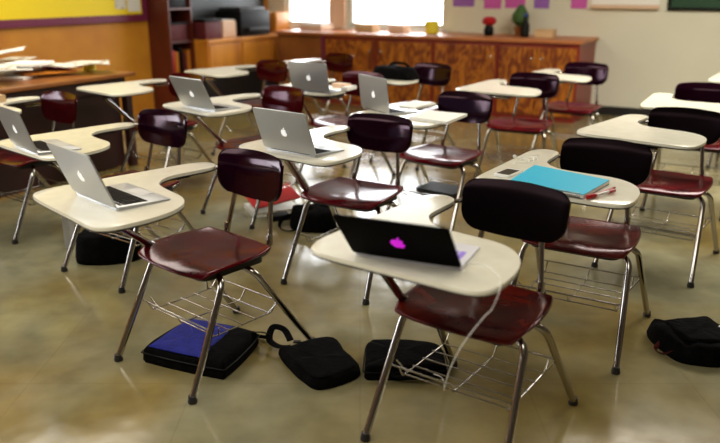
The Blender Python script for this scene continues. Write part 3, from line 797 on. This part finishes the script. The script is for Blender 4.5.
# phone and earphones
ph = thing('smartphone', (.558, 2.735, z5), R(52), 'white-edged smartphone with a dark screen left of the blue notebook', 'phone')
b = bmesh.new(); prism(b, rrect(.118, .060, .008), 0, .0085, .0015); build('body', b, 'white_plastic', ph, auto=40)
b = bmesh.new(); prism(b, rrect(.088, .052, .002), .0086, .0092); build('screen', b, 'phone_glass', ph)
er = thing('earphones', (.665, 2.92, z5), 0, 'tangled white earphones behind the smartphone', 'earphones')
b = bmesh.new(); rr_ = random.Random(5); P = []
for i in range(130):
    t = i / 129
    P.append(Vector((.075 * math.sin(t * 21) * (.6 + .4 * math.cos(t * 5)), .085 * math.sin(t * 15 + 1) * (.5 + .5 * math.sin(t * 8)) + .02, .004 + .011 * (1 + math.sin(t * 34)) * .5)))
tube(b, P, .0013, 5); build('cord', b, 'white_plastic', er, auto=60)
for i, (ex, ey) in enumerate(((-.03, .08), (.05, .06))):
    b = bmesh.new(); bmesh.ops.create_uvsphere(b, u_segments=10, v_segments=8, radius=.0075); bmesh.ops.translate(b, verts=b.verts, vec=(ex, ey, .009)); build('earbud', b, 'white_plastic', er, smooth=True)
# papers on D9
z9 = TOPS['D9'] + .0008
pq = [(.262, 4.02), (.385, 4.24), (.594, 4.12), (.451, 3.86)]
ob = thing('paper_stack', (.42, 4.06, z9), 0, 'white open notebook on the desk beside the upright silver laptop', 'paper')
b = bmesh.new(); wprism(b, [(x - .42, y - 4.06) for x, y in pq], 0, .012); build('page_block', b, 'paper', ob)
b = bmesh.new(); wprism(b, [(x * .985 - .42 * .985 + .004, y * .985 - 4.06 * .985 - .003) for x, y in pq], .0123, .0150); build('top_page', b, 'paper', ob)
x_, y_ = dloc('D9', .23, -.03); sheet((x_, y_), .13, .26, R(231.9 - 90 + 8), z9, 'paper', .004, 'white sheet of paper near the arm of the upright-laptop desk', thick=.0015)
# papers on D12
z12 = TOPS['D12'] + .0008
for i, (lx, ly, w_, d_, a_, m_, l_) in enumerate(((-.234, .26, .050, .13, 5, 'paper', 'small white paper stack right of the farthest laptop'), (-.10, .165, .12, .07, 0, 'peach_paper', 'peach paper pad behind the white stack on the farthest laptop desk'))):
    x_, y_ = dloc('D12', lx, ly)
    t_ = thing('paper_pad', (x_, y_, z12), R(235 - 90 + a_), l_, 'paper')
    b = bmesh.new(); bx(b, (0, 0, .011), (w_, d_, .022), .002); build('pages', b, m_, t_)
    b = bmesh.new(); bx(b, (0, 0, .0232), (w_ - .004, d_ - .004, .0016)); build('cover', b, m_, t_)
# books on D17
z17 = TOPS['D17'] + .0008
for i, (lx, ly, w_, d_, h_, a_, m_, l_) in enumerate(((.17, .31, .17, .22, .045, 12, 'blue_paper', 'blue book at the left edge on the desk by the paper table'),
        (.215, .08, .09, .15, .04, 8, 'tan_paper', 'tan paperback lying on the arm of the far left desk'))):
    x_, y_ = dloc('D17', lx, ly)
    t_ = thing('book', (x_, y_, z17), R(232 - 90 + a_), l_, 'book')
    b = bmesh.new(); bx(b, (0, 0, h_ / 2), (w_ - .008, d_ - .008, h_ - .005)); build('pages', b, 'paper' if i != 1 else 'tan_paper', t_)
    b = bmesh.new(); bx(b, (0, 0, h_ - .0015), (w_, d_, .003), .001); bx(b, (0, 0, .0015), (w_, d_, .003), .001); bx(b, (-w_ / 2 + .001, 0, h_ / 2), (.003, d_, h_ - .006)); build('cover', b, m_, t_)

# ------------------------------------------------------------------ bags
def soft(name, poly, h, m, parent, z0=0.0, noise=.006, seed=1, round_=.022, top_scale=.94):
    """a slumped soft body: rings of the smoothed outline, pulled in at the top"""
    rr = random.Random(seed); out = catmull(poly, 5); n = len(out)
    cx = sum(p[0] for p in out) / n; cy = sum(p[1] for p in out) / n
    bm = bmesh.new(); rings = []
    prof = [(.96, 0), (1.0, .18), (1.0, .55), (.985, .80), (.95, .95), (.86, 1.0), (.6, 1.03), (.3, 1.04)]
    ph = [rr.uniform(0, 6.28) for _ in range(6)]
    for f, t in prof:
        ring = []
        for k, (x, y) in enumerate(out):
            a = 2 * math.pi * k / n
            wob = math.sin(3 * a + ph[0]) * .5 + math.sin(5 * a + ph[1] + t * 2) * .35 + math.sin(9 * a + ph[2]) * .2
            ff = f * (1 - (1 - top_scale) * t)
            X = cx + (x - cx) * ff; Y = cy + (y - cy) * ff
            d = Vector((x - cx, y - cy)); d.normalize() if d.length else None
            X += d.x * wob * noise * (.3 + t); Y += d.y * wob * noise * (.3 + t)
            zz = h * t + (wob * noise * 1.3 * t if t > .5 else 0)
            ring.append(bm.verts.new((X, Y, z0 + max(0.0, zz))))
        rings.append(ring)
    for a, b in zip(rings, rings[1:]):
        for k in range(n): bm.faces.new((a[k], a[(k + 1) % n], b[(k + 1) % n], b[k]))
    bm.faces.new(rings[0][::-1])
    c = bm.verts.new((cx, cy, z0 + h * 1.04))
    for k in range(n): bm.faces.new((rings[-1][k], rings[-1][(k + 1) % n], c))
    return build(name, bm, m, parent, smooth=True)
def poly_local(pts, c): return [(x - c[0], y - c[1]) for x, y in pts]
def corners(pts, r=.16):
    """keep the corners of the outline but round them a little"""
    out = []; n = len(pts)
    for i in range(n):
        a, b, c = pts[i - 1], pts[i], pts[(i + 1) % n]
        out.append(lerp(b, a, r)); out.append(lerp(b, c, r))
    return out
def strap(pts, w, th, m, parent, name='strap'):
    b = bmesh.new(); P = []
    cp = [Vector(p) for p in pts]
    for i in range(len(cp) - 1):
        p0, p1, p2, p3 = [cp[max(0, min(len(cp) - 1, i + j))] for j in (-1, 0, 1, 2)]
        for q_ in range(6):
            t = q_ / 6
            P.append(.5 * (2 * p1 + (p2 - p0) * t + (2 * p0 - 5 * p1 + 4 * p2 - p3) * t * t + (-p0 + 3 * p1 - 3 * p2 + p3) * t ** 3))
    P.append(cp[-1])
    tube(b, P, (w, th), 8, flat=(1, .2, 0)); return build(name, b, m, parent, auto=50)

# blue laptop bag under the nearest left seat
c_ = (-.62, 2.64)
bag = thing('laptop_bag', (*c_, 0), 0, 'black laptop bag with a blue top under the nearest left seat', 'bag')
q = poly_local([(-.850, 2.600), (-.730, 2.868), (-.405, 2.752), (-.500, 2.455)], c_)
soft('body', corners(q, .12), .070, 'bag_black', bag, seed=2, noise=.003, top_scale=.97)
q2 = [lerp(q[0], q[3], .05), lerp(q[1], q[2], .04), lerp(q[1], q[2], .70), lerp(q[0], q[3], .74)]
q2 = [lerp(p, (sum(a[0] for a in q2) / 4, sum(a[1] for a in q2) / 4), .07) for p in q2]
soft('blue_panel', corners(q2, .10), .008, 'bag_blue', bag, z0=.0690, noise=.002, seed=4)
b = bmesh.new(); tube(b, [Vector((p[0] * 1.0, p[1] * 1.0, .045)) for p in catmull(corners([lerp(p, (0, 0), -.012) for p in q], .12), 4)], .003, 6, closed=True); build('zipper', b, 'black_plastic', bag, auto=60)
strap([(.175, .10, .062), (.225, .085, .07), (.245, .11, .05), (.24, .14, .02), (.19, .17, .012)], .014, .002, 'bag_black', bag)
# black bag right of it
c_ = (-.15, 2.48)
bag = thing('shoulder_bag', (*c_, 0), 0, 'black shoulder bag with a looped strap on the floor between two other bags', 'bag')
q = poly_local([(-.322, 2.645), (-.300, 2.672), (-.128, 2.748), (-.050, 2.64), (-.010, 2.55), (-.010, 2.47), (-.141, 2.385), (-.214, 2.446), (-.27, 2.54)], c_)
soft('body', q, .045, 'bag_black', bag, seed=5, noise=.005, top_scale=.95)
q2 = [lerp(p, (0, 0), .12) for p in q]
soft('flap', q2, .008, 'bag_black', bag, z0=.0445, seed=6, noise=.003)
strap([(-.13, .24, .035), (-.16, .29, .06), (-.205, .29, .07), (-.215, .24, .04), (-.175, .20, .03), (-.13, .17, .045)], .014, .002, 'bag_black', bag)
b = bmesh.new(); bx(b, (-.10, .20, .050), (.03, .02, .006), .002); build('buckle', b, 'black_plastic', bag)
# black laptop sleeve/case, third of the row
c_ = (.18, 2.49)
bag = thing('laptop_case', (*c_, 0), 0, 'flat black laptop case behind the front centre desk legs', 'bag')
q = poly_local([(.025, 2.668), (.045, 2.703), (.24, 2.69), (.325, 2.635), (.330, 2.50), (.318, 2.470), (.020, 2.455), (.014, 2.50)], c_)
soft('body', corners(q, .18), .060, 'bag_black', bag, seed=8, noise=.003, top_scale=.97)
b = bmesh.new(); tube(b, [Vector((p[0], p[1], .035)) for p in catmull(corners([lerp(p, (0, 0), -.012) for p in q], .18), 4)], .003, 6, closed=True); build('zipper', b, 'black_plastic', bag, auto=60)
strap([(-.06, -.03, .04), (-.05, -.048, .03), (.05, -.05, .026), (.06, -.03, .04)], .009, .003, 'bag_black', bag, 'handle')
# black bag at the right edge
c_ = (1.32, 2.66)
bag = thing('backpack', (*c_, 0), 0, 'slumped black bag alone on the floor at the right edge', 'bag')
q = poly_local([(1.200, 2.85), (1.253, 2.862), (1.423, 2.893), (1.475, 2.82), (1.55, 2.69), (1.50, 2.60), (1.385, 2.555), (1.293, 2.570), (1.228, 2.61), (1.200, 2.736)], c_)
soft('body', q, .078, 'bag_black', bag, seed=11, noise=.008, top_scale=.9)
q2 = [lerp(p, (.03, .03), .35) for p in q]; soft('front_pocket', q2, .02, 'bag_black', bag, z0=.075, seed=12, noise=.004)
strap([(-.105, .06, .03), (-.135, .04, .01), (-.12, .00, .008), (-.085, -.02, .03)], .010, .002, 'bag_red', bag)
b = bmesh.new(); bx(b, (.14, .07, .093), (.035, .02, .004), .001, rotz=.5); build('white_tag', b, 'white_plastic', bag)
bag.children[-1]['label'] = 'white tag'
# black bag behind D4
c_ = (-.28, 4.33)
bag = thing('backpack', (*c_, 0), 0, 'crumpled black bag on the floor beside the red folder', 'bag')
q = poly_local([(-.43, 4.30), (-.40, 4.47), (-.26, 4.52), (-.14, 4.46), (-.12, 4.32), (-.18, 4.20), (-.33, 4.19)], c_)
soft('body', q, .11, 'bag_black', bag, seed=14, noise=.012, top_scale=.8)
strap([(-.12, .0, .08), (-.19, -.02, .05), (-.20, -.07, .01), (-.12, -.12, .01), (-.06, -.11, .05)], .012, .002, 'bag_black', bag)
# red folder on a stack on the floor
fo = thing('folder', (-.57, 4.66, .0), R(24), 'red folder slanting on a white binder on the floor under a desk', 'folder')
b = bmesh.new(); Mx = Matrix.Translation((0, 0, .098)) @ Matrix.Rotation(R(-8), 4, 'Y') @ Matrix.Rotation(R(9), 4, 'X')
bx(b, (0, 0, 0), (.31, .23, .008), .002, M=Mx); build('cover', b, 'red_folder', fo)
b = bmesh.new(); bx(b, (0, 0, -.008), (.30, .22, .0065), M=Mx); build('papers', b, 'paper', fo)
bi = thing('ring_binder', (-.575, 4.665, .001), R(22), 'white ring binder lying on the floor beneath the red folder', 'binder')
b = bmesh.new(); bx(b, (0, 0, .030), (.31, .24, .004), .001); bx(b, (0, 0, .002), (.31, .24, .004), .001); bx(b, (-.153, 0, .016), (.004, .24, .024)); build('cover', b, 'white_plastic', bi)
b = bmesh.new(); bx(b, (.005, 0, .016), (.29, .225, .022)); build('papers', b, 'print_ink', bi)
bk = simple('notebook', [('cover', lambda b: bx(b, (-.51, 4.465, .019), (.13, .09, .036), .004, rotz=R(22)), 'black_plastic')], 'small black notebook on the floor between the binder and the crumpled bag', 'notebook')
# black backpack under D3
c_ = (-1.36, 3.80)
bag = thing('backpack', (*c_, 0), 0, 'large black backpack under the seat at the left, below the nearest laptop', 'backpack')
q = poly_local([(-1.51, 3.70), (-1.50, 3.92), (-1.36, 3.97), (-1.22, 3.90), (-1.17, 3.76), (-1.24, 3.68), (-1.38, 3.65)], c_)
soft('body', q, .15, 'bag_black', bag, seed=17, noise=.008, top_scale=.9)
q2 = [lerp(p, (0, 0), .25) for p in q]; soft('top_pocket', q2, .012, 'bag_black', bag, z0=.146, seed=18, noise=.005)
strap([(.10, .05, .15), (.15, .0, .17), (.19, -.06, .10), (.17, -.08, .02)], .012, .003, 'bag_black', bag)
b = thing('binder', (-1.655, 4.03, 0), R(15), 'pale grey binder standing left of the black backpack on the floor', 'binder')
m_ = bmesh.new(); bx(m_, (0, 0, .105), (.035, .22, .21), .003); build('cover', m_, 'grey_card', b)
m_ = bmesh.new(); bx(m_, (.0, .0, .2105), (.026, .21, .003)); build('papers', m_, 'paper', b)
# black bag lying on D14
zt14 = TOPS['D14'] + .001
x_, y_ = dloc('D14', .03, .27)
bag = thing('handbag', (x_ + .06, y_, zt14), R(228.1 - 90), 'black bag lying on the desk in front of the cabinets', 'bag')
soft('body', [(-.20, .10), (-.10, .16), (.08, .17), (.20, .12), (.23, -.02), (.15, -.12), (-.02, -.10), (-.16, -.06)], .085, 'bag_black', bag, seed=25, noise=.008, top_scale=.8)
strap([(-.10, .0, .08), (-.05, .0, .11), (.06, .01, .11), (.11, .0, .08)], .010, .003, 'bag_black', bag, 'handle')
# black binder in the basket of D9
x_, y_ = dloc('D9', 0, -.015)
bn = thing('binder', (x_, y_, .1915), R(231.9 - 90), 'black binder lying in the wire basket of the upright-laptop desk', 'binder')
b = bmesh.new(); bx(b, (0, 0, .002), (.27, .20, .004), .001); bx(b, (0, 0, .036), (.27, .20, .004), .001); bx(b, (-.133, 0, .019), (.004, .20, .030)); build('cover', b, 'black_plastic', bn)
b = bmesh.new(); bx(b, (0, 0, .019), (.25, .19, .028)); build('papers', b, 'dark_board', bn)
